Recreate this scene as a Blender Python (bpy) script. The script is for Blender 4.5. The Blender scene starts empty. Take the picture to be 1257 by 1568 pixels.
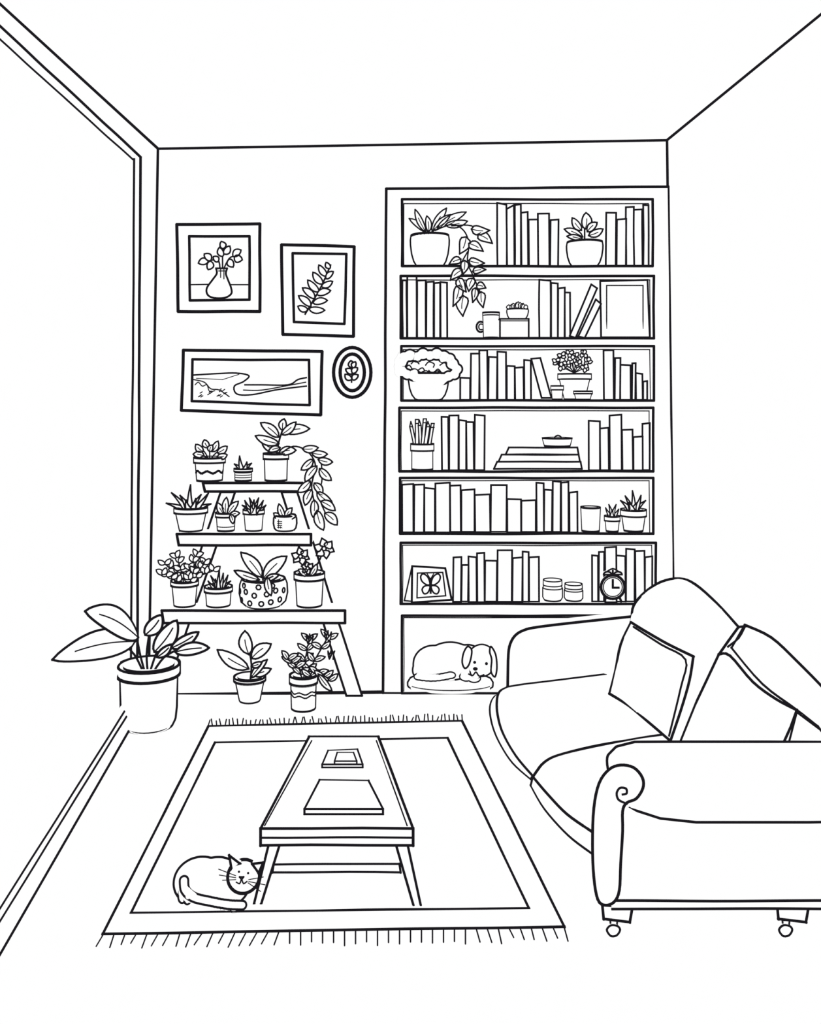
import bpy, bmesh, math, random
from mathutils import Vector, Matrix
random.seed(7)
F=1440.0; CX=590.0; CY=600.0; H=1.597
sc=bpy.context.scene
sc.view_settings.view_transform='Standard'
sc.view_settings.look='None'

# ---------------------------------------------------------------- materials
def emis(name,col,noise=0.0):
    m=bpy.data.materials.new(name); m.use_nodes=True
    nt=m.node_tree; nt.nodes.clear()
    out=nt.nodes.new('ShaderNodeOutputMaterial'); e=nt.nodes.new('ShaderNodeEmission')
    e.inputs[0].default_value=(*col,1); e.inputs[1].default_value=1
    if noise>0:
        n=nt.nodes.new('ShaderNodeTexNoise'); n.inputs['Scale'].default_value=40
        r=nt.nodes.new('ShaderNodeValToRGB')
        r.color_ramp.elements[0].color=(*[c-noise for c in col],1)
        r.color_ramp.elements[1].color=(*col,1)
        r.color_ramp.elements[0].position=0.2; r.color_ramp.elements[1].position=0.5
        nt.links.new(n.outputs['Fac'],r.inputs[0]); nt.links.new(r.outputs[0],e.inputs[0])
    nt.links.new(e.outputs[0],out.inputs[0])
    m.cycles.emission_sampling='NONE'
    return m
PAPER=emis('white_paper_glow',(1,1,1),0.004)  # emission stands in for light: every white surface glows evenly, without shade
INK=emis('black_ink',(0.011,0.010,0.013))
OUT=bpy.data.materials.new('ink_contour_shell'); OUT.use_nodes=True
nt=OUT.node_tree; nt.nodes.clear()
o_=nt.nodes.new('ShaderNodeOutputMaterial'); e_=nt.nodes.new('ShaderNodeEmission'); t_=nt.nodes.new('ShaderNodeBsdfTransparent')
g_=nt.nodes.new('ShaderNodeNewGeometry'); x_=nt.nodes.new('ShaderNodeMixShader')
e_.inputs[0].default_value=(0.011,0.010,0.013,1)
nt.links.new(g_.outputs['Backfacing'],x_.inputs[0]); nt.links.new(e_.outputs[0],x_.inputs[1]); nt.links.new(t_.outputs[0],x_.inputs[2])
nt.links.new(x_.outputs[0],o_.inputs[0]); OUT.cycles.emission_sampling='NONE'
w=bpy.data.worlds.new('white_daylight'); sc.world=w; w.use_nodes=True
w.node_tree.nodes['Background'].inputs[0].default_value=(1,1,1,1)

# ---------------------------------------------------------------- helpers
def P(x,y,d): return Vector(((x-CX)*d/F, d, H-(y-CY)*d/F))
def FL(x,y,z=0.0):
    d=F*(H-z)/(y-CY); return P(x,y,d)
def Z(y,d): return H-(y-CY)*d/F
def X(x,d): return (x-CX)*d/F
def cat(pts,n=6,closed=False):
    pts=[tuple(p) for p in pts]; N=len(pts); res=[]
    rng=range(N if closed else N-1)
    for i in rng:
        if closed: a,b,c,e=[pts[(i+k)%N] for k in(-1,0,1,2)]
        else:
            b=pts[i]; c=pts[i+1]; a=pts[i-1] if i>0 else b; e=pts[i+2] if i+2<N else c
        for j in range(n):
            t=j/n
            res.append(tuple(0.5*((2*b[k])+(-a[k]+c[k])*t+(2*a[k]-5*b[k]+4*c[k]-e[k])*t*t+(-a[k]+3*b[k]-3*c[k]+e[k])*t**3) for k in range(len(b))))
    if not closed: res.append(pts[-1])
    return res
def circ(cx,cy,rx,ry=None,n=24,a0=0,a1=360):
    ry=rx if ry is None else ry
    full=abs(a1-a0)>=360
    m=n if full else n+1
    return [(cx+rx*math.cos(math.radians(a0+(a1-a0)*i/n)),cy+ry*math.sin(math.radians(a0+(a1-a0)*i/n))) for i in range(m)]
wr=random.Random(3)
def wobble(a,b):
    """hand-drawn tremor for long strokes"""
    t=b-a; L=t.length
    if L<0.3: return [a,b]
    n=max(3,int(L/0.07)); t=t/L
    ref=Vector((0,1,0)) if abs(t.y)<0.9 else Vector((1,0,0))
    u=t.cross(ref)
    if u.length<1e-4: return [a,b]
    u.normalize(); p1,p2=wr.uniform(0,6.28),wr.uniform(0,6.28); k1,k2=wr.uniform(3,6),wr.uniform(9,16)
    return [a+(b-a)*(i/n)+u*(0.0014*math.sin(p1+k1*L*i/n)+0.0007*math.sin(p2+k2*L*i/n))*(math.sin(math.pi*i/n)) for i in range(n+1)]

class O:
    def __init__(s,name): s.name=name; s.v=[]; s.f=[]; s.m=[]; s.off=0.0
    def add(s,vs,fs,mat=0):
        b=len(s.v); s.v+= [tuple(v) for v in vs]
        for f in fs: s.f.append(tuple(b+i for i in f)); s.m.append(mat)
    def poly(s,pts,mat=0): s.add(pts,[tuple(range(len(pts)))],mat)
    def line(s,pts,w=2.5,closed=False):
        pts=[Vector(p) for p in pts]
        segs0=list(zip(pts,pts[1:]))
        if closed: segs0.append((pts[-1],pts[0]))
        segs=[]
        for a,b in segs0:
            q=wobble(a,b) if w<4.3 else [a,b]
            segs+=list(zip(q,q[1:]))
        for a,b in segs:
            t=b-a; L=t.length
            if L<1e-6: continue
            t/=L
            ra=w*0.62*max(a.y,0.4)/F; rb=w*0.62*max(b.y,0.4)/F
            a2=a-t*min(ra*0.8,0.004); b2=b+t*min(rb*0.8,0.004)
            ref=Vector((0,1,0)) if abs(t.y)<0.9 else Vector((0,0,1))
            u=t.cross(ref).normalized(); v=t.cross(u)
            vs=[]
            for c,r in((a2,ra),(b2,rb)):
                for k in range(6):
                    an=math.pi*k/3; vs.append(c+(u*math.cos(an)+v*math.sin(an))*r)
            fs=[(k,(k+1)%6,6+(k+1)%6,6+k) for k in range(6)]+[(5,4,3,2,1,0),(6,7,8,9,10,11)]
            s.add(vs,fs,1)
    def pl(s,pts,d,w=2,closed=False): s.line([P(x,y,d) for x,y in pts],w,closed)
    def hull(s,vs,fs,w,smooth=True):
        bm=bmesh.new(); bv=[bm.verts.new(v) for v in vs]
        for f in fs:
            try: bm.faces.new([bv[i] for i in f])
            except ValueError: pass
        bmesh.ops.recalc_face_normals(bm,faces=bm.faces); bm.normal_update()
        bm.verts.index_update()
        v0=[v.co.copy() for v in bm.verts]; f0=[[q.index for q in f.verts] for f in bm.faces]
        s.add(v0,f0,0)
        if w>0:
            v1=[v.co+v.normal*(w*1.12*v.co.y/F) for v in bm.verts]
            s.add(v1,[f[::-1] for f in f0],2)
        bm.free()
    def prism(s,pts,vec,w=2.5,hw=0,back=False,fill=True):
        n=len(pts); pts=[Vector(p) for p in pts]
        if not callable(vec): bk=[p+Vector(vec) for p in pts]
        else: bk=[vec(p) for p in pts]
        vs=pts+bk
        fs=[tuple(range(n)),tuple(range(2*n-1,n-1,-1))]+[(i,n+i,n+(i+1)%n,(i+1)%n) for i in range(n)]
        s.hull(vs,fs,hw)
        if w>0: s.line(pts,w,True)
        if back:
            s.line(bk,w,True)
            if n<=6:
                for a,b in zip(pts,bk): s.line([a,b],w)
    def box(s,x0,x1,y0,y1,z0,z1,w=2.5,E=None):
        c=[Vector((x,y,z)) for z in(z0,z1) for x,y in((x0,y0),(x1,y0),(x1,y1),(x0,y1))]
        s.add(c,[(3,2,1,0),(4,5,6,7),(0,1,5,4),(1,2,6,5),(2,3,7,6),(3,0,4,7)],0)
        if w>0:
            if E is None: E=[(0,1),(1,2),(2,3),(3,0),(4,5),(5,6),(6,7),(7,4),(0,4),(1,5),(2,6),(3,7)]
            for a,b in E: s.line([c[a],c[b]],w)
    def lathe(s,c,prof,hw=2,seg=28,rings=(),rw=2,sx=1,sy=1):
        c=Vector(c); vs=[];fs=[]
        for r,z in prof:
            for k in range(seg):
                a=2*math.pi*k/seg; vs.append(c+Vector((r*sx*math.cos(a),r*sy*math.sin(a),z)))
        for i in range(len(prof)-1):
            for k in range(seg):
                k2=(k+1)%seg; fs.append((i*seg+k,i*seg+k2,(i+1)*seg+k2,(i+1)*seg+k))
        fs.append(tuple(range(seg-1,-1,-1))); fs.append(tuple((len(prof)-1)*seg+k for k in range(seg)))
        s.hull(vs,fs,hw)
        for r,z in rings:
            s.line([c+Vector((r*sx*math.cos(2*math.pi*k/seg),r*sy*math.sin(2*math.pi*k/seg),z)) for k in range(seg)],rw,True)
    def dot(s,c,rx,rz,ry=0.006,mat=1):
        c=Vector(c); vs=[];fs=[];n=10;m=6
        for i in range(m+1):
            ph=math.pi*i/m
            for k in range(n):
                th=2*math.pi*k/n; vs.append(c+Vector((rx*math.sin(ph)*math.cos(th),ry*math.sin(ph)*math.sin(th),rz*math.cos(ph))))
        for i in range(m):
            for k in range(n): fs.append((i*n+k,i*n+(k+1)%n,(i+1)*n+(k+1)%n,(i+1)*n+k))
        s.add(vs,fs,mat)
    def leaf(s,x1,y1,x2,y2,wd,d=4.85,d2=None,lw=1.8,kind='leaf',rib=True,bend=0.12,side=None,N=8):
        s.off+=0.005; dd=-s.off
        d2=d if d2 is None else d2
        A=P(x1,y1,d+dd); T=P(x2,y2,d2+dd-0.01)
        ax=T-A; L=ax.length
        if side is None:
            nrm=Vector((random.uniform(-.25,.25),-1,random.uniform(-.1,.35)))
            sd=ax.cross(nrm).normalized(); sg=random.choice((-1,1))
        else:
            sd=Vector(side).normalized(); sg=1
        bs=sg*bend*wd*0.5*(d+d2)/2/F*2
        def prof(t):
            if kind=='spike': return (1-t)*0.9+0.02
            if kind=='heart': return math.sin(math.pi*min(1,t**0.6))*1.0
            return math.sin(math.pi*t**0.9)**0.72 if 0<t<1 else 0
        def hw(t): return wd*0.5*(d+(d2-d)*t)/F
        cen=[A+ax*(i/N)+sd*bs*math.sin(math.pi*i/N) for i in range(N+1)]
        Lp=[cen[i]+sd*hw(i/N)*prof(i/N) for i in range(N+1)]
        Rp=[cen[i]-sd*hw(i/N)*prof(i/N) for i in range(N+1)]
        if kind=='spike': loop=Lp[:-1]+[T]+Rp[:-1][::-1]
        else: loop=[A]+Lp[1:-1]+[T]+Rp[1:-1][::-1]
        s.poly(loop); s.line(loop,lw,kind!='spike')
        if rib and kind!='spike': s.line(cen[:int(N*.85)],lw*0.6)
    def done(s):
        me=bpy.data.meshes.new(s.name); me.from_pydata(s.v,[],s.f)
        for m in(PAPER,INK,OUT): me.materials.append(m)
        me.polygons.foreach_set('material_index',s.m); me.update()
        ob=bpy.data.objects.new(s.name,me); sc.collection.objects.link(ob); return ob

def ico(c,r,n=2):
    bm=bmesh.new(); bmesh.ops.create_icosphere(bm,subdivisions=n,radius=1)
    c=Vector(c); vs=[c+Vector((v.co.x*r[0],v.co.y*r[1],v.co.z*r[2])) for v in bm.verts]
    bm.verts.index_update(); fs=[[q.index for q in f.verts] for f in bm.faces]; bm.free(); return vs,fs
def fuse(parts,vox,smooth=6):
    vs=[];fs=[]
    for v,f in parts:
        b=len(vs); vs+=[tuple(q) for q in v]; fs+=[[b+i for i in g] for g in f]
    me=bpy.data.meshes.new('tmp'); me.from_pydata(vs,[],fs); ob=bpy.data.objects.new('tmp',me); sc.collection.objects.link(ob)
    m=ob.modifiers.new('r','REMESH'); m.mode='VOXEL'; m.voxel_size=vox
    if smooth:
        q=ob.modifiers.new('s','SMOOTH'); q.factor=0.5; q.iterations=smooth
    dg=bpy.context.evaluated_depsgraph_get(); dg.update()
    me2=bpy.data.meshes.new_from_object(ob.evaluated_get(dg))
    V=[v.co.copy() for v in me2.vertices]; Fc=[list(p.vertices) for p in me2.polygons]
    bpy.data.objects.remove(ob); bpy.data.meshes.remove(me2); bpy.data.meshes.remove(me)
    return V,Fc
def ell(px,py,d,rx,ry,rd): return ico(P(px,py,d),(rx*d/F,rd,ry*d/F),3)

def pot(o,x0,x1,yt,yb,d,z0,kind='rim',lw=2.2,taper=0.75,rimf=0.28,lift=0):
    c=P((x0+x1)/2,yb,d); c.z=z0
    rt=(x1-x0)/2*d/F; h=(yb-yt)*d/F; rb=rt*taper
    if kind=='rim':
        rh=h*rimf; rr=rt*0.9
        prof=[(rb,0.002),(rr,h-rh),(rt,h-rh),(rt,h),(rt*0.88,h),(rt*0.86,h-0.012)]
        rings=[(rb,0.003),(rr+0.001,h-rh),(rt,h-rh),(rt,h)]
    elif kind=='plain':
        prof=[(rb,0.002),(rt,h),(rt*0.9,h),(rt*0.88,h-0.012)]; rings=[(rb,0.003),(rt,h)]
    elif kind=='bowl':
        prof=[(rt*0.5,0.002)]+[(rt*(0.5+0.5*math.sin(a)),h*(1-math.cos(a))*0.86) for a in [math.radians(q) for q in(20,40,60,80,90)]]+[(rt*0.98,h),(rt*0.88,h),(rt*0.86,h-0.01)]
        rings=[(rt*0.5,0.003),(rt*0.98,h)]
    elif kind=='round':
        prof=[(rt*0.7,0.002),(rt*0.92,h*0.2),(rt,h*0.5),(rt*0.98,h*0.8),(rt*0.9,h),(rt*0.8,h),(rt*0.78,h-0.01)]
        rings=[(rt*0.7,0.003),(rt*0.9,h)]
    elif kind=='tub':
        rh=h*0.15; rr=rt*0.92
        prof=[(rt*0.6,0.004),(rt*0.76,h*0.04),(rt*0.84,h*0.12),(rt*.88,h*.3),(rr,h-rh),(rt,h-rh),(rt,h),(rt*0.9,h),(rt*0.88,h-0.02)]
        rings=[(rt*0.62,0.005),(rt,h-rh),(rt,h)]
    o.lathe(c,prof,hw=lw*0.85,rings=rings,rw=lw)
    return c,rt,h

# ================================================================ ROOM
def cL(y): # ceiling left edge
    a=P(240,226,5.0); b=P(50,52,3.41); t=(5-y)/(5-3.41); return a.lerp(b,t)
def cR(y):
    a=P(1020,213,5.0); b=P(1217,52,3.53); t=(5-y)/(5-3.53); return a.lerp(b,t)
def fL(y):
    return Vector((-1.265+(5-y)*0.067,y,0))
def fR(y): return Vector((1.53,y,0))
NY=0.3
w3=5.2; wc=3.4
o=O('floor'); o.poly([Vector((-1.9,-0.5,0)),Vector((2.0,-0.5,0)),Vector((2.0,5.25,0)),Vector((-1.9,5.25,0))])
o.add([(-1.9,-0.5,-.05),(2,-0.5,-.05),(2,5.25,-.05),(-1.9,5.25,-.05)],[(3,2,1,0)]); o.done()
o=O('ceiling'); o.poly([cL(NY),cR(NY),cR(5),cL(5)])
o.line([cL(5),cR(5)],w3); o.done()
o=O('wall_right'); o.poly([fR(NY),cR(NY),cR(5),Vector((1.53,5,0))])
o.line([cR(NY),cR(5)],w3); o.line([cR(5),Vector((1.53,5,0))],w3); o.done()
def LW(y,z): # point on left wall
    a=fL(y); b=cL(y); t=z/b.z; p=a.lerp(b,t); return Vector((p.x,y,z))
o=O('wall_left')
yj=4.71; zs=0.10; zt=Z(240,yj)
def ztop(y): return zt+(yj-y)*0.028
ys=[yj,3.8,3.0,2.0,1.0,NY]
o.poly([fL(5),cL(5),cL(yj),fL(yj)])
for a,b in zip(ys,ys[1:]):
    o.poly([LW(a,ztop(a)),cL(a),cL(b),LW(b,ztop(b))])
    o.poly([fL(a),LW(a,zs),LW(b,zs),fL(b)])
o.line([cL(NY),cL(5)],w3); o.line([cL(5),fL(5)],w3)
o.done()
o=O('window_1')
rec=Vector((-0.04,0,0))
for a,b in zip(ys,ys[1:]):
    o.poly([LW(a,ztop(a)),LW(b,ztop(b)),LW(b,ztop(b))+rec,LW(a,ztop(a))+rec])
    o.poly([LW(a,zs)+rec,LW(a,ztop(a))+rec,LW(b,ztop(b))+rec,LW(b,zs)+rec])
    o.poly([LW(a,zs),LW(a,zs)+rec,LW(b,zs)+rec,LW(b,zs)])
o.poly([LW(yj,zs),LW(yj,ztop(yj)),LW(yj,ztop(yj))+rec,LW(yj,zs)+rec])
o.line([LW(y,ztop(y)) for y in ys],wc); o.line([LW(yj,zs),LW(yj,ztop(yj))],wc)
o.line([LW(y,ztop(y)-0.012)+rec*.97 for y in ys],2.6); o.line([LW(yj,zs)+rec*.8,LW(yj,ztop(yj)-0.01)+rec*.8],2.8)
o.done()
o=O('baseboard_left')
for a,b in zip([4.99]+ys,ys):
    q=Vector((0.012,0,0))
    o.poly([fL(a)+q,LW(a,0.085)+q,LW(b,0.085)+q,fL(b)+q]); o.poly([LW(a,0.085)+q,LW(a,0.1),LW(b,0.1),LW(b,0.085)+q])
q=Vector((0.012,0,0.002)); yy=[4.7]+ys[1:]
o.line([fL(y)+q for y in yy],4.4); o.line([LW(y,0.083)+q for y in yy],2.8); o.line([LW(y,0.102) for y in yy],2.8)
o.done()
bxl,bxr,bzt=X(588,5),1.53,Z(287,5)
o=O('wall_back')
o.poly([Vector((-1.27,5,0)),Vector((bxl,5,0)),Vector((bxl,5,bzt)),Vector((bxr,5,bzt)),cR(5),cL(5)])
o.line([P(226,1062,4.996),P(400,1060,4.99),P(585,1057.5,4.99)],4.4)
o.done()
# ================================================================ BOOKCASE
rows=[(305,407,614,996),(422,517,612,998),(529,612,613,998),(623,720,610,997),(730,815,611,997),(829,922,612,1001),(940,1058.5,614,1003)]
o=O('built_in_bookcase'); fy=4.99; dep=0.21
def R(x,y,yy): p=P(x,y,5); p.y=yy; return p
def xr(y): return 1019.5+(y-213)*0.0126
def q4(x0,x1,y0,y1,yy=fy):
    o.poly([R(x0,y0,yy),R(x1 if x1<1020 else xr(y0),y0,yy),R(x1 if x1<1020 else xr(y1),y1,yy),R(x0,y1,yy)])
prev=287
for (yt,yb,x0,x1) in rows:
    q4(586,1031,prev,yt); q4(586,x0,yt,yb); q4(x1,1031,yt,yb); prev=yb
    a,b,c,d_=R(x0,yt,fy),R(x1,yt,fy),R(x1,yb,fy),R(x0,yb,fy)
    A,B,C,D=R(x0,yt,fy+dep),R(x1,yt,fy+dep),R(x1,yb,fy+dep),R(x0,yb,fy+dep)
    for f in((a,b,B,A),(b,c,C,B),(c,d_,D,C),(d_,a,A,D),(A,B,C,D)): o.poly(f)
    o.line([a,b,c,d_],3.3,True)
    o.line([R(x0+3,yt+5,fy+.03),R(x1-4,yt+5,fy+.03)],1.4)
    o.line([R(x1-4,yt+5,fy+.03),R(x1-3,yb,fy+.03)],1.2)
    o.line([R(x0+3,yt+5,fy+.03),R(x0+3,yb,fy+.03)],1.2)
q4(586,1031,prev,1060)
o.line([R(590,289,fy),R(1020,286,fy)],wc); o.line([R(590,289,fy),R(585,1058,fy)],wc); o.line([R(585,1058,fy),R(1030,1060,fy)],2.5)
o.poly([R(586,287,fy),R(586,1060,fy),R(586,1060,5.0),R(586,287,5.0)])
o.line([R(xr(286)+.2,286,fy-.004),R(xr(1058)+.2,1058,fy-.004)],3.6)
o.done()

zr=[Z(r[1],5)+0.004 for r in rows]
def book_row(ri,lst,lean=(),name='row_of_books'):
    o=O(name); yb=rows[ri][1]
    for b in lst:
        x0,x1,yt=b[:3]; yt2=b[3] if len(b)>3 else yt+random.uniform(-1.5,1.5)
        f=5.02+random.uniform(-.012,.012); j=random.uniform(-.8,.8)
        pts=[R(x0+.4,yb-1,f),R(x1-.4,yb-1,f),R(x1-.4+j,yt2,f),R(x0+.4+j,yt,f)]
        o.prism(pts,(0,0.15,0),w=2.3)
    for l in lean:
        pts=[R(x,y,5.015) for x,y in l]; o.prism(pts,(0,0.14,0),w=2.3)
    return o.done()
book_row(0,[(760,775,309,312),(775,787,318,312),(787,797,312,311),(797,808,324),(808,823,335),(823,841,325),(841,854,335),(926,942,324),(942,957,335,334),(957,970,316),(970,984,319),(984,993,312)])
book_row(1,[(615,622,428),(622,637,421),(637,651,428),(651,663,430),(663,673,432),(673,684,430),(824,842,427),(842,853,432),(853,864,440),(864,873,446)],
   [[(871,513),(880,516),(913,440),(904,434)],[(884,514),(894,516),(919,464),(911,457)]])
book_row(2,[(703,719,577),(719,733,540),(733,746,535),(746,760,545),(760,774,537),(774,787,559),(787,801,562),(801,812,550),(924,940,535),(940,949,547),(949,966,557),(966,972,555),(972,983,570),(983,990,583)],
   [[(828,608),(843,608),(826,547),(812,548)]])
book_row(3,[(675,686,637),(686,701,635),(701,713,642),(713,725,645),(725,741,634),(900,918,643),(918,932,655),(932,951,635),(951,968,657),(968,983,668),(983,995,648)])
book_row(4,[(614,632,741),(632,648,741),(648,665,746),(665,688,739),(688,705,743),(705,726,750),(726,750,757),(750,775,742),(775,797,763),(797,820,766),(820,832,738),(832,845,749),(845,858,736),(858,870,738),(870,883,753)])
book_row(5,[(692,705,853),(705,716,865),(716,729,851),(729,741,846),(741,760,858),(760,783,842),(783,799,854),(799,809,844),(809,825,853),(906,916,850),(916,925,845),(925,943,837),(943,958,850),(958,972,840),(972,987,843),(987,999,853)])
def frame(name,outer,inner,d=4.985,th=0.02,lo=3.9,li=3.3,draw=None):
    o=O(name)
    o.prism([P(x,y,d-th) for x,y in outer],(0,th,0),w=lo)
    k=[P(x,y,d-th-.001) for x,y in inner]; o.line(k,li,True)
    if draw: draw(o,d-th-.001)
    return o.done()
def sh(o,pts,f,w=2,closed=False): o.line([R(x,y,f) for x,y in pts],w,closed)
o=O('picture_frame'); o.prism([R(920,428,5.05),R(993,426,5.05),R(995,515,5.03),R(920,515,5.03)],(0,.02,0),w=2.4)
sh(o,[(929,435),(985,435),(985,507),(929,507)],5.036,1.6,True); o.done()
o=O('butterfly_picture_frame')
def tf(x,y): # plane of the leaning frame
    return R(x,y,5.055-.05*(y-868)/53.0)
fr=[(630,868),(681,871),(690,917),(629,921)]
o.prism([tf(x,y) for x,y in fr],(0,.02,0),w=2.6)
o.prism([R(630,868,5.058),R(632,921,5.03),R(618,921,5.05)],(0,.008,0),w=2)
n_=Vector((0,-.003,0))
o.line([tf(x,y)+n_ for x,y in [(638,878),(677,877),(681,911),(637,914)]],1.8,True)
for sx in(-1,1):
    for wing in ([(659,894),(662,884),(669,879),(673,883),(671,890),(664,895)],[(659,897),(667,897),(671,902),(668,908),(662,906)]):
        o.line([tf(658+sx*(a-658),b)+n_ for a,b in cat(wing,4,True)],2,True)
    o.line([tf(658,887)+n_,tf(658+sx*5,879)+n_],1.4)
o.line([tf(658,886)+n_,tf(658,907)+n_],2.6); o.done()
o=O('mug'); c,rt,h=pot(o,738,762,476,515,5.07,zr[1],'plain',2.2,0.9)
o.line([c+Vector((-rt*0.95-0.016+0.022*math.cos(a),0,h*0.45+0.028*math.sin(a))) for a in [math.radians(q) for q in range(60,301,20)]],2.4)
o.line([c+Vector((-rt*0.95-0.014+0.012*math.cos(a),0,h*0.45+0.016*math.sin(a))) for a in [math.radians(q) for q in range(60,301,30)]],1.6)
o.line([c+Vector((rt*math.cos(a),rt*math.sin(a),h*0.9)) for a in [math.radians(q) for q in range(0,360,15)]],1.6,True)
o.done()
o=O('storage_box'); o.box(X(764,5),X(808,5),5.01,5.15,zr[1],Z(487,5),2.2); sh(o,[(764,490),(808,490)],5.008,1.4); o.done()
o=O('potted_succulent'); c,rt,h=pot(o,775,806,471,486,5.08,Z(486,5),'bowl',2,0.7)
for i in range(9):
    x=777+i*3.4
    o.leaf(x,472,x+random.uniform(-3,3),461+abs(i-4)*1.2,6,5.06,lw=1.3,rib=False)
o.done()
o=O('flowering_potted_plant'); pot(o,853,902,570,609,5.1,zr[2],'rim',2,0.6,0.2)
for (x,y) in [(850,552),(858,543),(870,540),(880,545),(892,541),(898,552),(884,556),(866,556),(874,549),(857,560),(893,562)]:
    o.line([P(877,570,5.06),P(x,y,5.05)],1.3)
    for k in range(4):
        a=k*math.pi/2+random.random(); o.leaf(x,y,x+7*math.cos(a),y+7*math.sin(a),5.5,5.03,lw=1.6,rib=False)
o.done()
o=O('small_flower_pot'); pot(o,842,860,588,609,5.03,zr[2],'rim',1.8,0.75); o.done()
o=O('small_flower_pot'); pot(o,877,904,597,610,5.0,zr[2],'rim',1.8,0.75); o.done()
# bushy plant
o=O('bushy_potted_plant'); pot(o,625,684,570,610,5.06,zr[2],'bowl',2.6,0.7)
core=[ell(655,560,5.03,36,14,.04)]
per=[(613,553,7),(617,546,7),(626,543,7),(637,545,6),(646,541,7),(657,543,6),(667,541,7),(678,545,7),(687,548,6),(691,556,7),(698,564,6),(694,572,6),(685,575,6),(677,579,6),(668,575,6),(659,577,6),(650,575,6),(641,577,6),(632,573,7),(622,572,6),(613,567,7),(610,560,5)]
for (x,y,r) in per: core.append(ell(x,y,4.985,r*1.15,r*1.1,r*4.6/F))
v,fc=fuse(core,0.0045,0); o.hull(v,fc,2.6)
for pts in [[(628,556),(634,551),(640,556)],[(650,558),(655,553),(663,556),(662,561)],[(672,558),(679,554),(683,560)],[(638,566),(645,562),(649,567)],[(620,561),(625,558),(629,563)],[(664,568),(669,564),(674,569)],[(655,566),(659,570)]]:
    o.pl(cat(pts,4),4.965,1.6)
o.done()
o=O('trailing_potted_vine'); pot(o,628,685,356,404,5.07,zr[0],'bowl',2.6,0.7)
c=P(656,362,5.07); o.line([c+Vector((0.095*math.cos(a),0.095*math.sin(a),0)) for a in [math.radians(q) for q in range(0,360,12)]],1.6,True)
d=5.04
for L in [(655,356,625,334,10),(650,354,634,320,9),(655,354,652,330,9),(660,354,682,318,11),(662,352,688,328,10),(668,348,712,324,12),(680,344,714,338,11)]: o.leaf(*L,d=d,lw=1.8)
d=4.95
o.pl(cat([(665,352),(690,343),(708,352),(716,372),(714,400),(722,420),(735,450)],5),4.955,1.8)
o.pl(cat([(690,345),(720,345),(738,360)],5),4.955,1.8); o.pl(cat([(714,385),(702,410),(704,440),(708,460)],5),4.955,1.8)
for L in [(720,350,748,352,14),(730,358,752,372,15),(712,362,702,388,17),(716,372,738,384,14),(704,396,686,404,11),(716,398,740,402,12),(710,398,706,420,12),(706,412,688,428,13),(700,425,712,446,13),(702,436,692,468,14),(708,452,707,483,18),(722,415,742,412,10),(722,425,716,445,13),(728,436,742,440,11),(735,446,738,470,13),(726,440,722,462,10)]: o.leaf(*L,d=d,lw=2,kind='heart')
o.done()
o=O('potted_plant'); pot(o,867,919,366,404,5.07,zr[0],'bowl',2.6,0.75)
c=P(893,374,5.07); o.line([c+Vector((0.085*math.cos(a),0.085*math.sin(a),0)) for a in [math.radians(q) for q in range(0,360,12)]],1.6,True)
o.pl([(893,368),(893,345)],5.05,2)
for L in [(890,362,862,350,11),(888,352,874,333,13),(894,350,895,325,15),(897,354,912,340,11),(899,360,921,350,11),(890,366,866,361,8)]: o.leaf(*L,d=5.04,lw=2)
o.done()
# pencil cup
o=O('pencil_cup'); c,rt,h=pot(o,628,662,677,716,5.06,zr[3],'rim',2.2,0.9,0.25)
for i,(x,x2,yy,wd) in enumerate([(635,628,652,2.2),(637,637,641,2.6),(643,641,650,2.2),(645,649,640,2.4),(649,654,652,2.6),(655,661,647,2.2)]):
    dd=5.075-0.01*i
    o.prism([P(x-wd,685,dd),P(x+wd,685,dd),P(x2+wd,yy,dd),P(x2-wd,yy,dd)],(0,.006,0),w=1.6)
    if i%2==0: o.prism([P(x2-wd,yy,dd),P(x2+wd,yy,dd),P(x2-.5,yy-8,dd)],(0,.004,0),w=1.6)
    else: o.pl([(x2-wd,yy+6),(x2+wd,yy+6)],dd-.001,1.5)
o.done()
o=O('stack_of_books')
for (x0,x1,a,b) in [(755,890,706,717),(762,887,695,706),(773,885,684,695)]:
    o.prism([R(x0,b,5.02),R(x1,b,5.02),R(x1-2,a,5.02),R(x0+5,a,5.02)],(0,.15,0),w=2.3)
o.done()
o=O('trinket_bowl'); c,rt,h=pot(o,829,873,671,683,5.09,Z(683,5),'plain',2,0.85); o.line([c+Vector((0.018*math.cos(a),-rt*.3,h+0.016*math.sin(a))) for a in [math.radians(q) for q in range(0,181,30)]],1.8); o.done()
o=O('storage_cup'); pot(o,888,916,777,813,5.06,zr[4],'plain',2.2,0.88); o.done()
def spiky(o,cx,cy,tips,wd,d,lw=1.9):
    for i,(x,y) in enumerate(tips): o.leaf(cx+(x-cx)*0.15,cy,x,y,wd,d,lw=lw,kind='spike')
o=O('potted_succulent'); pot(o,924,946,789,812,5.05,zr[4],'rim',2,0.75)
spiky(o,935,790,[(925,776),(945,778),(930,771),(941,771),(936,779)],7,5.05,1.6); o.done()
o=O('potted_aloe'); pot(o,949,986,781,813,5.07,zr[4],'rim',2.2,0.72)
spiky(o,967,782,[(948,765),(986,765),(955,758),(979,757),(966,750),(973,768),(960,768)],10,5.06); o.done()
for (a,b,y) in [(830,858,889),(863,889,895)]:
    o=O('glass_jar'); r=(b-a)/2*5.07/F; h=(919-y)*5.07/F; c=P((a+b)/2,919,5.07); c.z=zr[5]
    o.lathe(c,[(r*.85,0.002),(r,h*.15),(r,h*.6),(r*.85,h*.72),(r*.95,h*.75),(r*.95,h)],1.6,rings=[(r*.85,.003),(r,h*.6),(r*.95,h*.75),(r*.95,h)],rw=1.5); o.done()
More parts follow.
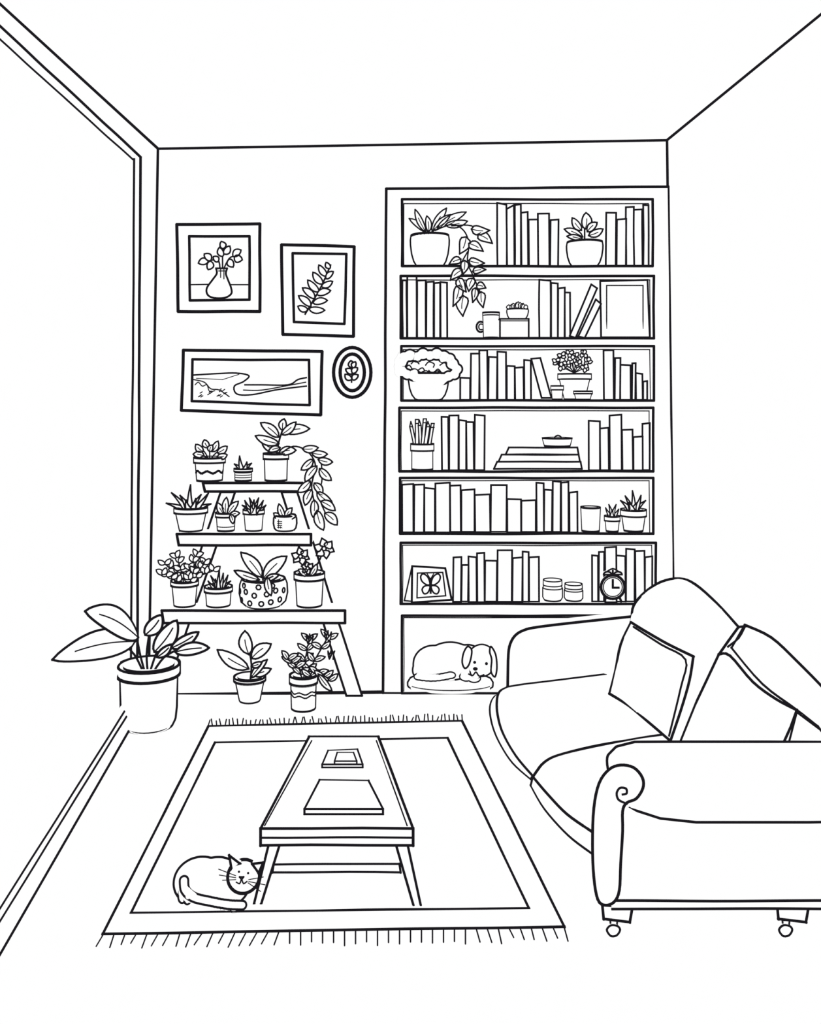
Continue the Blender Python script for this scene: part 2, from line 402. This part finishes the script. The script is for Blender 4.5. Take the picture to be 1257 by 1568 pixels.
o=O('alarm_clock'); d=4.965
o.prism([P(x,y,d) for x,y in circ(936,897,18,18,28)],(0,.03,0),w=3.4); o.pl(circ(936,897,14.5,14.5,24),d-.001,1.3,True)
o.pl([(936,886),(936,898),(945,898)],d-.002,2.8)
for s_ in(-1,1):
    o.pl([(936+s_*10,912),(936+s_*13,919)],d+.01,3)
    o.prism([P(x,y,d) for x,y in circ(936+s_*8,878,6,4.5,10,180,360)],(0,.03,0),w=2.2)
o.pl([(936,879),(936,872)],d,2.5); o.pl(cat([(926,874),(936,869),(946,874)],4),d,2); o.done()

# ================================================================ DOG + BED
o=O('dog_bed')
rx=.225
o.lathe((X(688,5.06),5.07,0.008),[(rx*.9,0),(rx,0.015),(rx,0.03),(rx*.96,0.045),(rx*.86,0.05)],2.4,32,rings=[(rx*.98,0.022)],rw=2,sy=0.5)
o.done()
o=O('dog'); d=5.05
parts=[ell(662,1015,d,30,27,.09),ell(688,1010,d,38,27,.095),ell(715,1012,d-.01,26,25,.09),ell(648,1024,d-.03,17,14,.06),ell(730,1010,d-.04,16,18,.06)]
v,fc=fuse(parts,.007,8); o.hull(v,fc,2.4)
hd=d-.09
parts=[ell(736,1006,hd,20,20,.05),ell(735,1018,hd-.015,17,14,.05),ell(728,1026,hd-.04,9,8,.03)]
v,fc=fuse(parts,.005,5); o.hull(v,fc,2.2)
parts=[ell(712,1034,d-.1,9,5,.03),ell(724,1036,d-.11,9,5,.03)]
for p_ in parts: o.hull(*p_,1.9)
parts=[ell(640+i*6,1034+2.5*math.sin(i/7*3)-i*.2,d-.09-.003*i,7,3.6,.02) for i in range(9)]
v,fc=fuse(parts,.004,3); o.hull(v,fc,1.9)
ed=hd-.075
def earp(pts,dd):
    L=cat(pts,5,True); o.prism([P(x,y,dd) for x,y in L],(0,.012,0),w=2.2)
earp([(714,988),(708,998),(706,1012),(710,1021),(716,1016),(720,1002),(720,992)],ed+.015)
earp([(750,988),(757,1000),(759,1020),(756,1034),(750,1026),(751,1008),(748,996)],ed+.03)
o.dot(P(725,1012,ed+.012),.008,.008); o.dot(P(743,1014,ed+.018),.008,.008); o.dot(P(726,1022,ed-.002),.013,.009,.01)
o.pl(cat([(716,1030),(722,1032),(727,1027),(732,1033),(739,1031)],4),ed-.003,1.9)
o.done()

# ================================================================ WALL PICTURES
def d1(o,d):
    o.pl([(290,435),(317,434.5)],d,1.7); o.pl([(353,435),(381,435)],d,1.7)
    o.pl(cat([(330,410),(331,418),(325,427),(316,440),(317,450),(326,455),(343,455),(353,449),(353,440),(348,427),(345,418),(347,410)],5)+[(330,410)],d,2.4)
    o.pl([(337,412),(337,424)],d,1.3); o.pl([(342,412),(342,426)],d,1.3); o.pl([(334,414),(345,414)],d,1.3)
    for L in [[(336,410),(333,398),(318,398)],[(340,410),(340,388),(341,378)],[(342,410),(350,395),(360,390)]]: o.pl(cat(L,4),d,1.9)
    for L in [(318,399,303,402,10),(322,398,312,388,10),(322,399,318,412,10),(340,392,335,378,9),(341,380,338,369,9),(342,388,351,376,10),(356,392,368,382,11),(358,392,370,397,11),(350,396,356,408,10),(333,400,326,392,8)]: o.leaf(*L,d=d,lw=2,rib=False)
frame('framed_picture',[(270,343),(397,342),(397,476),(272,476)],[(289,361),(381,361),(381,458),(290,459)],draw=d1)
def d2(o,d):
    o.pl(cat([(466,480),(478,460),(492,435),(505,405)],6),d,2.2)
    for L in [(470,474,455,468,9),(475,468,456,452,10),(481,456,462,440,10),(487,446,470,428,10),(493,434,478,416,10),(499,422,487,405,9),(504,410,498,401,7),(472,472,496,474,10),(478,463,500,459,10),(484,450,505,444,10),(491,438,508,430,9),(498,426,509,415,8)]: o.leaf(*L,d=d,lw=2,rib=False)
frame('framed_picture',[(430,374),(541,377),(540,514),(432,511)],[(447,387),(529,388),(526,495),(449,492)],draw=d2)
def d3(o,d):
    o.pl(cat([(296,573),(330,571),(360,570),(380,574),(372,583),(358,590),(362,602),(385,603),(420,596),(450,592),(468,590)],5),d,2)
    o.pl(cat([(374,588),(400,588),(440,588),(455,580),(468,577)],5),d,2)
    o.pl(cat([(372,596),(400,596),(440,589),(467,584)],5),d,1.5)
    o.pl(cat([(296,580),(312,584),(322,594),(335,596),(350,606)],5),d,1.5)
    o.pl(cat([(298,588),(303,584),(309,590),(316,588),(320,598),(328,597)],4),d,1.3)
    for i in range(16): x=300+random.random()*45; y=596+random.random()*11; o.pl([(x,y),(x+3,y-2)],d,1.3)
    o.pl([(365,572),(340,580),(300,578)],d,1)
frame('framed_landscape',[(280,535),(492,537),(490,634),(277,627)],[(294,549),(472,550),(473,619),(293,613)],draw=d3)
def d4(o,d):
    o.pl([(537,584),(538,560)],d,2)
    for L in [(537,580,527,572,8),(538,580,547,573,8),(538,571,528,564,8),(538,570,546,562,8),(538,562,536,551,8),(539,562,543,553,7)]: o.leaf(*L,d=d,lw=2.1,rib=False)
frame('oval_framed_picture',circ(538,569,28.5,38,40),circ(538,569,18.5,28,36),draw=d4,lo=4.2,li=4.2)

# ================================================================ LADDER SHELF
o=O('ladder_plant_shelf')
LS=[(738,751,310,462),(816,833,270,475),(933,952,247,527)]
sf=4.76
szs=[]
for (a,b,x0,x1) in LS:
    fr=[P(x0,a,sf),P(x1,a,sf),P(x1,b,sf),P(x0+3,b,sf)]
    o.prism(fr,lambda p:Vector((p.x,4.975,p.z)),w=3.4); szs.append(Z(a,sf)+.003)
def rail(x0,y0,x1,y1,wd,d0,d1_,hw=2.8):
    pts=[P(x0-wd/2,y0,d0),P(x0+wd/2,y0,d0),P(x1+wd/2,y1,d1_),P(x1-wd/2,y1,d1_)]
    o.prism(pts,(0,.02,0),w=hw)
rail(442,752,541,1063,24,4.93,4.95)
rail(348,752,240,1063,22,4.93,4.95)
o.done()
pd=4.86
o=O('potted_plant'); c,rt,h=pot(o,297,343,703,738,pd,szs[0],'rim',2.4,0.8,0.2)
o.line([c+Vector((rt*.86*math.cos(a),rt*.86*math.sin(a),h*.4+.006*math.sin(a*7))) for a in [math.radians(q) for q in range(0,360,8)]],2.8,True)
for st in [[(320,704),(312,690),(303,684)],[(320,704),(320,688),(316,676)],[(320,704),(330,692),(342,686)]]: o.pl(cat(st,4),pd,1.7)
for L in [(312,697,295,694,10),(310,690,299,679,10),(318,684,312,672,10),(324,690,333,674,10),(332,692,347,682,10),(332,698,347,695,9),(320,690,324,680,8),(316,700,304,702,6)]: o.leaf(*L,d=pd,lw=1.9)
o.done()
o=O('potted_cactus'); c,rt,h=pot(o,358,385,720,738,pd,szs[0],'rim',2,0.88,0.2)
for k in(.3,.5,.7): o.line([c+Vector((rt*.92*math.cos(a),rt*.92*math.sin(a),h*k)) for a in [math.radians(q) for q in range(0,360,15)]],1.2,True)
spiky(o,371,720,[(358,709),(384,708),(366,697),(377,706)],9,pd); o.done()
o=O('trailing_potted_vine'); pot(o,403,440,697,738,pd,szs[0],'rim',2.6,0.85,0.18)
d=pd
o.pl(cat([(422,697),(426,675),(432,655)],4),d,2.2)
for L in [(424,688,400,676,12),(426,678,390,666,13),(426,668,398,646,14),(432,658,434,640,12),(434,660,473,655,15),(430,664,452,645,12),(426,692,452,688,13),(428,684,410,690,9)]: o.leaf(*L,d=d,lw=2.1)
d=4.72
o.line([P(x,y,4.84-.12*min(1,i/8)) for i,(x,y) in enumerate(cat([(428,694),(448,682),(470,690),(482,712),(476,745),(486,790)],5))],2)
o.pl(cat([(470,690),(488,700),(492,730),(488,760),(500,790)],5),d,1.8)
for L in [(462,686,486,684,11),(476,692,500,694,11),(486,702,508,706,11),(478,702,460,718,11),(484,712,466,736,12),(488,716,506,734,12),(474,735,455,752,12),(480,738,492,756,11),(476,748,466,772,12),(484,752,508,770,13),(480,764,478,790,12),(490,766,512,780,12),(484,780,494,810,14),(496,784,515,802,14)]: o.leaf(*L,d=d,lw=2)
o.done()
o=O('potted_aloe'); pot(o,267,316,780,815,pd,szs[1],'rim',2.4,0.66,0.2)
spiky(o,291,781,[(254,769),(322,770),(262,753),(318,754),(275,757),(307,756),(291,741),(299,762),(284,764)],11,pd,2.1); o.done()
o=O('potted_plant'); c,rt,h=pot(o,330,360,788,815,pd,szs[1],'rim',2.2,0.8,0.2)
o.line([c+Vector((rt*.82*math.cos(a),rt*.82*math.sin(a),h*.25)) for a in [math.radians(q) for q in range(0,360,15)]],1.3,True)
for L in [(344,788,332,768,10),(345,786,346,760,10),(348,786,364,766,10),(350,788,366,784,8),(352,786,356,800,8)]: o.leaf(*L,d=pd-.02,lw=1.9)
o.done()
o=O('potted_succulent'); pot(o,372,403,783,815,pd,szs[1],'rim',2.2,0.75,0.18)
spiky(o,388,784,[(370,772),(406,772),(374,765),(402,765),(381,761),(395,761),(388,764)],8,pd)
spiky(o,388,784,[(376,775),(400,775),(383,771),(393,771)],8,pd-.02); o.done()
o=O('potted_plant'); c,rt,h=pot(o,419,452,792,815,pd,szs[1],'round',2.8,0.8)
for i in range(4): o.line([c+Vector((-rt*.5+i*.01,-rt*.88,h*.25)),c+Vector((-rt*.5+i*.01,-rt*.86,h*.8))],1.1)
for i in range(4): o.line([c+Vector((-rt*.6,-rt*.86,h*(.3+.13*i))),c+Vector((-rt*.2,-rt*.98,h*(.3+.13*i)))],1.1)
for L in [(433,793,418,784,9),(434,792,426,770,9),(436,792,446,776,9),(437,793,452,788,8)]: o.leaf(*L,d=pd-.01,lw=1.9)
o.done()
o=O('potted_plant'); pot(o,262,302,893,931,pd,szs[2],'rim',2.4,0.75,0.16)
for st in [[(280,893),(268,875),(252,862)],[(281,893),(276,870),(270,852)],[(283,893),(290,870),(300,850)],[(285,893),(300,882),(326,872)],[(284,893),(296,876),(312,862)],[(278,893),(262,884),(248,878)]]:
    cc=cat(st,4); o.pl(cc,pd,1.8)
    for i in range(2,len(cc),2):
        x,y=cc[i]
        for s_ in(-1,1):
            a=random.uniform(-2.0,-1.1)+s_*0.7; o.leaf(x,y,x+12*math.cos(a),y+12*math.sin(a),7,pd,lw=1.7,rib=False)
o.done()
o=O('potted_cactus'); pot(o,313,354,902,931,pd,szs[2],'rim',2.4,0.82,0.22)
spiky(o,334,903,[(318,888),(352,888),(322,880),(348,879),(329,885),(341,876),(335,872)],8,pd); o.done()
o=O('potted_rubber_plant'); c,rt,h=pot(o,367,438,890,931,pd,szs[2],'round',2.6,0.8)
for (a,zz) in [(-150,.3),(-130,.65),(-118,.25),(-105,.55),(-95,.85),(-88,.25),(-75,.6),(-65,.3),(-52,.7),(-40,.35),(-140,.85),(-60,.88),(-25,.65),(-160,.6)]:
    a=math.radians(a); rr=rt*(0.92+.08*math.sin(math.pi*zz))+.002; cc=c+Vector((rr*math.cos(a),rr*math.sin(a),h*zz)); u=Vector((-math.sin(a),math.cos(a),0))
    o.line([cc+u*.012*math.cos(t)+Vector((0,0,.012*math.sin(t))) for t in [k*math.pi/5 for k in range(10)]],1.9,True)
o.pl([(402,890),(400,868)],pd,2.4)
for L in [(396,886,358,872,12),(400,882,368,844,20),(402,884,438,850,20),(404,888,426,878,9)]: o.leaf(*L,d=pd-.02,lw=2.3)
o.leaf(408,882,414,910,11,d=pd-.13,lw=2.1)
o.done()
o=O('potted_flowers'); pot(o,450,495,881,931,pd,szs[2],'rim',2.6,0.8,0.17)
for cc in [(459,850,13),(495,838,15),(470,868,10)]:
    o.pl(cat([(471,882),((471+cc[0])/2+3,(882+cc[1])/2),cc[:2]],4),pd,2.2)
for (x,y,r) in [(459,850,14),(495,838,16),(470,868,10)]:
    for k in range(6):
        a=k*math.pi/3+.3; o.leaf(x+r*.2*math.cos(a),y+r*.2*math.sin(a),x+r*math.cos(a),y+r*math.sin(a),r*.75,d=pd-.02,lw=2.1,rib=False,kind='heart')
    cc=P(x,y,pd-.02-o.off-.004); o.dot(cc,r*.26*pd/F,r*.26*pd/F,.006,1); o.dot(cc+Vector((0,-.003,0)),r*.13*pd/F,r*.13*pd/F,.006,0)
for L in [(474,880,484,862,8),(468,880,456,870,8)]: o.leaf(*L,d=pd,lw=1.9)
o.done()

# ================================================================ FLOOR POTS
d=4.88
o=O('potted_plant'); pot(o,358,405,1042,1079,d,0.001,'rim',2.6,0.62,0.12)
o.pl(cat([(382,1042),(384,1015),(379,985)],4),d,2.4)
for L in [(380,1000,374,964,20),(380,1022,332,993,20),(384,1006,414,984,18),(384,1030,414,1022,12),(383,1036,408,1008,10),(384,1018,400,1012,8)]: o.leaf(*L,d=d,lw=2.3)
o.done()
d=4.76
o=O('potted_plant'); c,rt,h=pot(o,443,484,1037,1088,d,0.001,'rim',2.8,0.85,0.2)
for k in (.45,.55): o.line([c+Vector((rt*.9*math.cos(a),rt*.9*math.sin(a),h*k+.005*math.sin(a*6))) for a in [math.radians(q) for q in range(0,360,8)]],1.8,True)
for st in [[(464,1038),(466,1010),(472,980)],[(465,1038),(480,1010),(500,975)],[(463,1038),(452,1020),(440,1008)],[(466,1038),(485,1030),(502,1040)]]:
    cc=cat(st,4); o.pl(cc,d,1.9)
    for i in range(2,len(cc),2):
        x,y=cc[i]
        for s_ in(-1,1):
            a=-1.5+s_*0.9+random.uniform(-.3,.3); o.leaf(x,y,x+18*math.cos(a),y+16*math.sin(a),7.5,d,lw=1.9)
for (x,y) in [(473,976),(501,971),(506,1000)]:
    spiky(o,x,y+6,[(x-5,y-5),(x,y-7),(x+5,y-5)],5,d-.08,1.8)
o.leaf(486,1030,507,1056,9,d=d-.05,lw=2.1)
o.done()
d=4.5
o=O('large_potted_plant'); c,rt,h=pot(o,182,273,1016,1111,d,0.001,'tub',3.4,0.6)
for st in [[(222,1030),(214,1000),(208,968)],[(226,1030),(224,1000),(228,968)],[(228,1030),(238,1000),(248,980)],[(232,1030),(250,1005),(272,992)],[(220,1030),(205,1000),(180,976)]]:
    o.pl(cat(st,4),d,2.8)
def big(x1,y1,x2,y2,wd,da,db,bend,side): o.leaf(x1,y1,x2,y2,wd,d=da,d2=db,lw=3,bend=bend,side=side,N=18)
big(206,980,80,1008,44,4.34,3.28,.16,(-.06,0,1))
big(211,974,130,934,42,4.36,3.55,.2,(.10,0,1))
big(222,970,247,940,22,4.4,4.35,.1,(.75,0,-.6)); big(236,996,270,948,27,4.4,4.35,.1,(.8,0,-.5)); big(262,990,303,966,16,4.4,4.35,.1,(.5,0,-.8)); big(268,996,319,990,19,4.4,4.3,.1,(.1,0,1)); big(240,1004,262,985,12,4.4,4.35,.1,(.6,0,-.7))
o.done()

# ================================================================ RUG
o=O('area_rug'); z=.008
oc=[FL(318,1110,z),FL(706,1102,z),FL(862,1416,z),FL(157,1427,z)]
o.prism(oc,(0,0,-z+.001),w=3.6)
o.line([FL(x,y,z+.0005) for x,y in [(328,1135),(684,1128),(808,1388),(200,1395)]],3.4,True)
n=42
for i in range(n+1):
    t=i/n; x=157+(862-157)*t; y=1427+(1416-1427)*t; s_=(-9 if t<.4 else(8 if t>.8 else 0))*random.uniform(.5,1.3)
    o.line([FL(x,y+2,.004),FL(x+s_,y+random.uniform(14,24),.003)],1.9)
n=60
for i in range(n+1):
    t=i/n; x=318+(706-318)*t; y=1110-8*t
    o.line([FL(x,y-1,.004),FL(x+random.uniform(-3,3),y-random.uniform(7,12),.003)],1.6)
o.done()

# ================================================================ COFFEE TABLE
o=O('coffee_table'); zt_=.25
top=[FL(472,1126,zt_),FL(578,1126,zt_),FL(631,1266,zt_),FL(398,1266,zt_)]
o.prism(top,(0,0,-.052),w=3.6,back=True)
m=Vector((0,-.001,-.028)); o.line([top[3]+m,top[2]+m],2.8)
o.line([FL(476,1132,zt_),FL(404,1262,zt_)],1.9); o.line([FL(575,1132,zt_),FL(622,1262,zt_)],1.9)
def leg(xa,xb,ya,xc,xd,yc,d0,d1_):
    a=[P(xa,ya,d0),P(xb,ya,d0),P(xd,yc,d1_),P((xc+xd)/2,yc+5,d1_),P(xc,yc,d1_)]
    o.prism(a,(0,.03,0),w=3.2)
leg(411,428,1288,388,399,1381,2.97,2.93); leg(604,622,1288,632,643,1385,2.97,2.92)
for s_,xt,xb in((-1,-.27,-.29),(1,-.06,-.04)):
    a=[Vector((xt-.015,3.58,.2)),Vector((xt+.015,3.58,.2)),Vector((xb+.01,3.62,.012)),Vector((xb-.01,3.62,.012))]
    o.prism(a,(0,.03,0),w=2.6)
d=2.985
o.prism([P(418,1321,d),P(610,1320,d),P(612,1333,d),P(416,1333,d)],(0,.02,0),w=2.8)
o.done()
o=O('book'); z1=.269
t_=[FL(488,1192,z1),FL(563,1193,z1),FL(585,1236,z1),FL(465,1236,z1)]; o.prism(t_,(0,0,-.017),w=2.8,back=True); o.done()
o=O('book'); z1=.263
t_=[FL(501,1147,z1),FL(546,1145,z1),FL(554,1168,z1),FL(492,1168,z1)]; o.prism(t_,(0,0,-.011),w=2.3,back=True)
z1=.275; t_=[FL(515,1150,z1),FL(540,1150,z1),FL(545,1163,z1),FL(511,1163,z1)]; o.prism(t_,(0,0,-.011),w=2,back=True)
o.done()

# ================================================================ CAT
o=O('cat'); d=2.97
parts=[ell(306,1346,d,39,31,.075),ell(330,1348,d,40,32,.08),ell(352,1350,d-.02,28,27,.065),ell(296,1358,d-.03,24,18,.05),ell(366,1346,d-.05,17,16,.045)]
v,fc=fuse(parts,.005,8); v=[Vector((q.x,q.y,max(q.z,.012))) for q in v]; o.hull(v,fc,3)
tl=cat([(281,1345),(283,1360),(296,1371),(320,1377),(348,1382),(370,1383)],6)
parts=[ell(x,y,d-.075-.0012*i,5,4.5,.01) for i,(x,y) in enumerate(tl)]
v,fc=fuse(parts,.003,3); v=[Vector((q.x,q.y,max(q.z,.011))) for q in v]; o.hull(v,fc,2.8)
for (x,y,dd,rx,ry) in [(279,1368,2.91,5,9),(287,1371,2.90,4,8),(347,1386,2.9,8,5),(358,1385,2.89,8,5)]:
    v,fc=ell(x,y,dd,rx,ry,.018); v=[Vector((q.x,q.y,max(q.z,.010))) for q in v]; o.hull(v,fc,2.6)
hd=2.86
parts=[ell(372,1339,hd,22,21,.042),ell(371,1345,hd-.022,10,8,.026)]
v,fc=fuse(parts,.003,4); o.hull(v,fc,4.2)
def ear(pts,dd): o.prism([P(x,y,dd) for x,y in pts],(0.0,.02,0),w=3.2)
ear([(354,1330),(350,1307),(367,1320)],hd-.005); ear([(385,1320),(402,1318),(395,1334)],hd-.005)
fd=hd-.048
o.dot(P(365,1332,fd+.004),.0035,.0035,.003); o.dot(P(379,1334,fd+.004),.0035,.0035,.003)
fd-=.002
o.pl([(366,1340),(372,1340),(369,1344),(366,1340)],fd,2.2); o.pl(cat([(361,1348),(366,1350),(369,1344),(372,1350),(377,1347)],3),fd,1.8)
for a in [[(360,1338),(334,1328)],[(360,1341),(335,1337)],[(360,1344),(340,1345)],[(380,1344),(402,1340)],[(380,1347),(405,1352)],[(379,1349),(398,1362)]]: o.pl(a,fd,1.2)
o.done()

# ================================================================ SOFA
o=O('sofa'); LWD=3.5
fa=[(775,1075),(776,1010),(778,988),(786,972),(800,963),(822,958),(880,951),(965,942),(1060,940),(1060,1075)]
fa=fa[:2]+cat(fa[1:8],4)[1:-1]+fa[7:]
o.prism([P(x,y,4.5) for x,y in fa],(0.02,.22,-.03),w=LWD)
def cushion(top,bot,zt):
    n=len(top)
    T=[FL(x,y,zt) for x,y in top]; Bt=[FL(x,y,zt-.075) for x,y in bot]
    o.add(T+Bt,[tuple(range(n)),tuple(range(2*n-1,n-1,-1))]+[(i,(i+1)%n,n+(i+1)%n,n+i) for i in range(n)],0)
    return T,Bt
zs_=.25
K=5
tv=cat([(775,1050),(763,1057),(759,1070),(760,1092),(768,1120),(788,1155),(814,1186)],K)
bv=cat([(775,1062),(757,1064),(749,1080),(752,1106),(763,1134),(783,1165),(811,1190)],K)
tm=cat([(814,1186),(832,1164),(862,1151),(940,1134),(1080,1116)],K)[1:]
bmid=cat([(811,1190),(832,1188),(870,1175),(940,1160),(1080,1140)],K)[1:]
tb=[(1060,1015),(930,1030),(850,1040),(800,1046)]; bb=[(1060,1040),(930,1050),(850,1060),(800,1060)]
T,Bt=cushion(tv+tm+tb,bv+bmid+bb,zs_)
o.line(T[:len(tv)+len(tm)],LWD*.9); o.line([T[0]]+T[:-5:-1],LWD); o.line([T[0]]+Bt[1:len(bv)]+[T[len(tv)-1]],LWD)
tv=cat([(903,1270),(866,1244),(836,1213),(814,1187)],K)
bv=cat([(903,1303),(868,1276),(832,1236),(811,1200)],K)
tm=cat([(814,1187),(832,1165),(862,1152),(940,1135),(1010,1123),(1120,1110)],K)[1:]
bmid=cat([(811,1200),(832,1185),(862,1172),(940,1160),(1010,1150),(1120,1150)],K)[1:]
T,Bt=cushion(tv+tm+[(1160,1230),(950,1262)],bv+bmid+[(1160,1250),(950,1302)],zs_+.002)
o.line(T[:len(tv)+len(tm)],LWD); o.line(Bt[:len(bv)]+[T[len(tv)-1]],LWD)
# base + hidden legs
o.box(1.0,1.46,3.2,4.6,.08,.17,0)
for x,y in((1.02,4.3),(1.38,4.4),(1.38,3.3)): o.box(x,x+.05,y,y+.05,0.0,.09,0)
bc=cat([(965,945,4.4),(968,925,4.4),(985,905,4.4),(1010,889,4.36),(1038,884,4.3),(1062,893,4.15),(1095,922,3.9),(1128,958,3.6)],4)+[(1112,980,3.58),(1098,1000,3.56),(1065,1070,3.56),(1036,1142,3.56),(1005,1120,3.8),(940,1045,4.35)]
o.prism([P(*p) for p in bc],(.09,.0,-.12),w=LWD)
bc=cat([(1138,955,3.5),(1178,974,3.3),(1217,1010,3.1),(1262,1056,2.95),(1300,1100,2.85)],4)+[(1300,1180,2.85)]+cat([(1250,1110,3.0),(1217,1084,3.12),(1165,1045,3.32),(1118,990,3.52)],4)
o.prism([P(*p) for p in bc],(.06,.0,-.1),w=LWD)
o.line([P(x,y,dd-.004) for x,y,dd in [(1128,958,3.53),(1138,957,3.49)]],LWD)
o.line([P(x,y,dd) for x,y,dd in cat([(1138,957,3.49),(1128,975,3.49),(1112,988,3.5)],3)],LWD*.8)
bp=cat([(1098,1000,3.5),(1115,1002,3.46),(1150,1042,3.32),(1185,1068,3.2),(1217,1085,3.1)],4)+[(1208,1110,3.14),(1190,1150,3.2),(1120,1190,3.3),(1040,1170,3.45),(1036,1142,3.5),(1065,1070,3.5)]
o.prism([P(*p) for p in bp],(.1,.1,-.1),w=LWD)
bp=[(1217,1088,3.05),(1300,1150,2.95),(1300,1200,2.95),(1190,1190,3.15),(1203,1142,3.12)]
o.prism([P(*p) for p in bp],(.05,.05,-.03),w=LWD*.8)
# throw pillow
e1=cat([(964,951,4.15),(985,964,4.0),(1020,984,3.8),(1059,1003,3.6)],4)
e2=cat([(1059,1003,3.6),(1053,1040,3.57),(1040,1085,3.53),(1024,1132,3.5)],4)
e3=cat([(1024,1132,3.5),(990,1103,3.66),(960,1078,3.85),(931,1060,4.0)],4)
e4=cat([(931,1060,4.0),(940,1025,4.05),(948,985,4.1),(964,951,4.15)],4)
o.prism([P(*p) for p in e1[:-1]+e2[:-1]+e3[:-1]+e4[:-1]],(.02,.05,-.02),w=LWD)
o.line([P(*p) for p in cat([(968,958,4.1),(1010,985,3.8),(1047,1008,3.63),(1040,1050,3.56),(1022,1124,3.48)],4)],LWD*.75)
o.line([P(*p) for p in [(1024,1132,3.48),(1036,1143,3.46)]],LWD)
# near arm: outer panel, base rail
o.box(.76,1.47,2.76,3.0,Z(1376,2.76),.42,LWD,E=[(0,1)])
o.box(.66,1.47,2.75,3.0,Z(1389,2.75),Z(1376,2.75),LWD,E=[(0,1),(4,5)])
o.box(.68,.78,2.757,2.8,Z(1376,2.76),.42,0)
rings=[(.69,2.80,.452,.13,.05),(.72,2.81,.45,.165,.064),(.78,2.82,.443,.195,.076),(.88,2.82,.438,.2,.082),(1.2,2.82,.438,.2,.082),(1.47,2.82,.44,.2,.08)]
vs=[];fs=[];sg=32
for (x,cy,cz,ry,rz) in rings:
    for k in range(sg):
        a=2*math.pi*k/sg; vs.append(Vector((x,cy+ry*math.cos(a),cz+rz*math.sin(a))))
for i in range(len(rings)-1):
    for k in range(sg): fs.append((i*sg+k,i*sg+(k+1)%sg,(i+1)*sg+(k+1)%sg,(i+1)*sg+k))
fs.append(tuple(range(sg))); fs.append(tuple((len(rings)-1)*sg+k for k in range(sg-1,-1,-1)))
o.hull(vs,fs,LWD)
pil=cat([(913,1374),(907,1340),(905,1290),(907,1235),(915,1197),(930,1176),(948,1169),(968,1173),(981,1188),(982,1204),(972,1220),(957,1227),(951,1240),(951,1270),(948,1320),(946,1360),(938,1378),(924,1383)],4,True)
o.prism([P(x,y,2.6) for x,y in pil],(.10,.28,-.12),w=LWD+.2)
o.pl(cat([(957,1228),(945,1222),(942,1212),(947,1204),(956,1205),(957,1212),(951,1214)],5),2.598,LWD*.8)
for (x0,x1,xw) in((920,966,937),(1187,1235,1200)):
    dd=2.77
    o.prism([P(x0,1383,dd),P(x1,1386,dd),P(x1-4,1409,dd),P(x0+2,1404,dd)],(0,.07,0),w=LWD)
    o.prism([P(xw-5,1406,dd),P(xw+6,1406,dd),P(xw+5,1416,dd),P(xw-4,1416,dd)],(0,.015,0),w=2.4)
    cc=cat([(xw-10,1421),(xw-4,1414),(xw+6,1415),(xw+10,1421),(xw+5,1429),(xw-4,1430)],4,True)
    o.prism([P(x,y,dd-.01) for x,y in cc],(0,.03,0),w=2.6)
o.done()

# ================================================================ CAMERA
cam=bpy.data.cameras.new('camera'); co=bpy.data.objects.new('camera',cam); sc.collection.objects.link(co)
co.location=(0,0,H); co.rotation_euler=(math.pi/2,0,0)
cam.sensor_fit='HORIZONTAL'; cam.sensor_width=36; cam.lens=36*F/1254.0
cam.shift_x=(627-CX)/1254.0; cam.shift_y=(CY-782.3)/1254.0
cam.clip_start=0.05
sc.camera=co
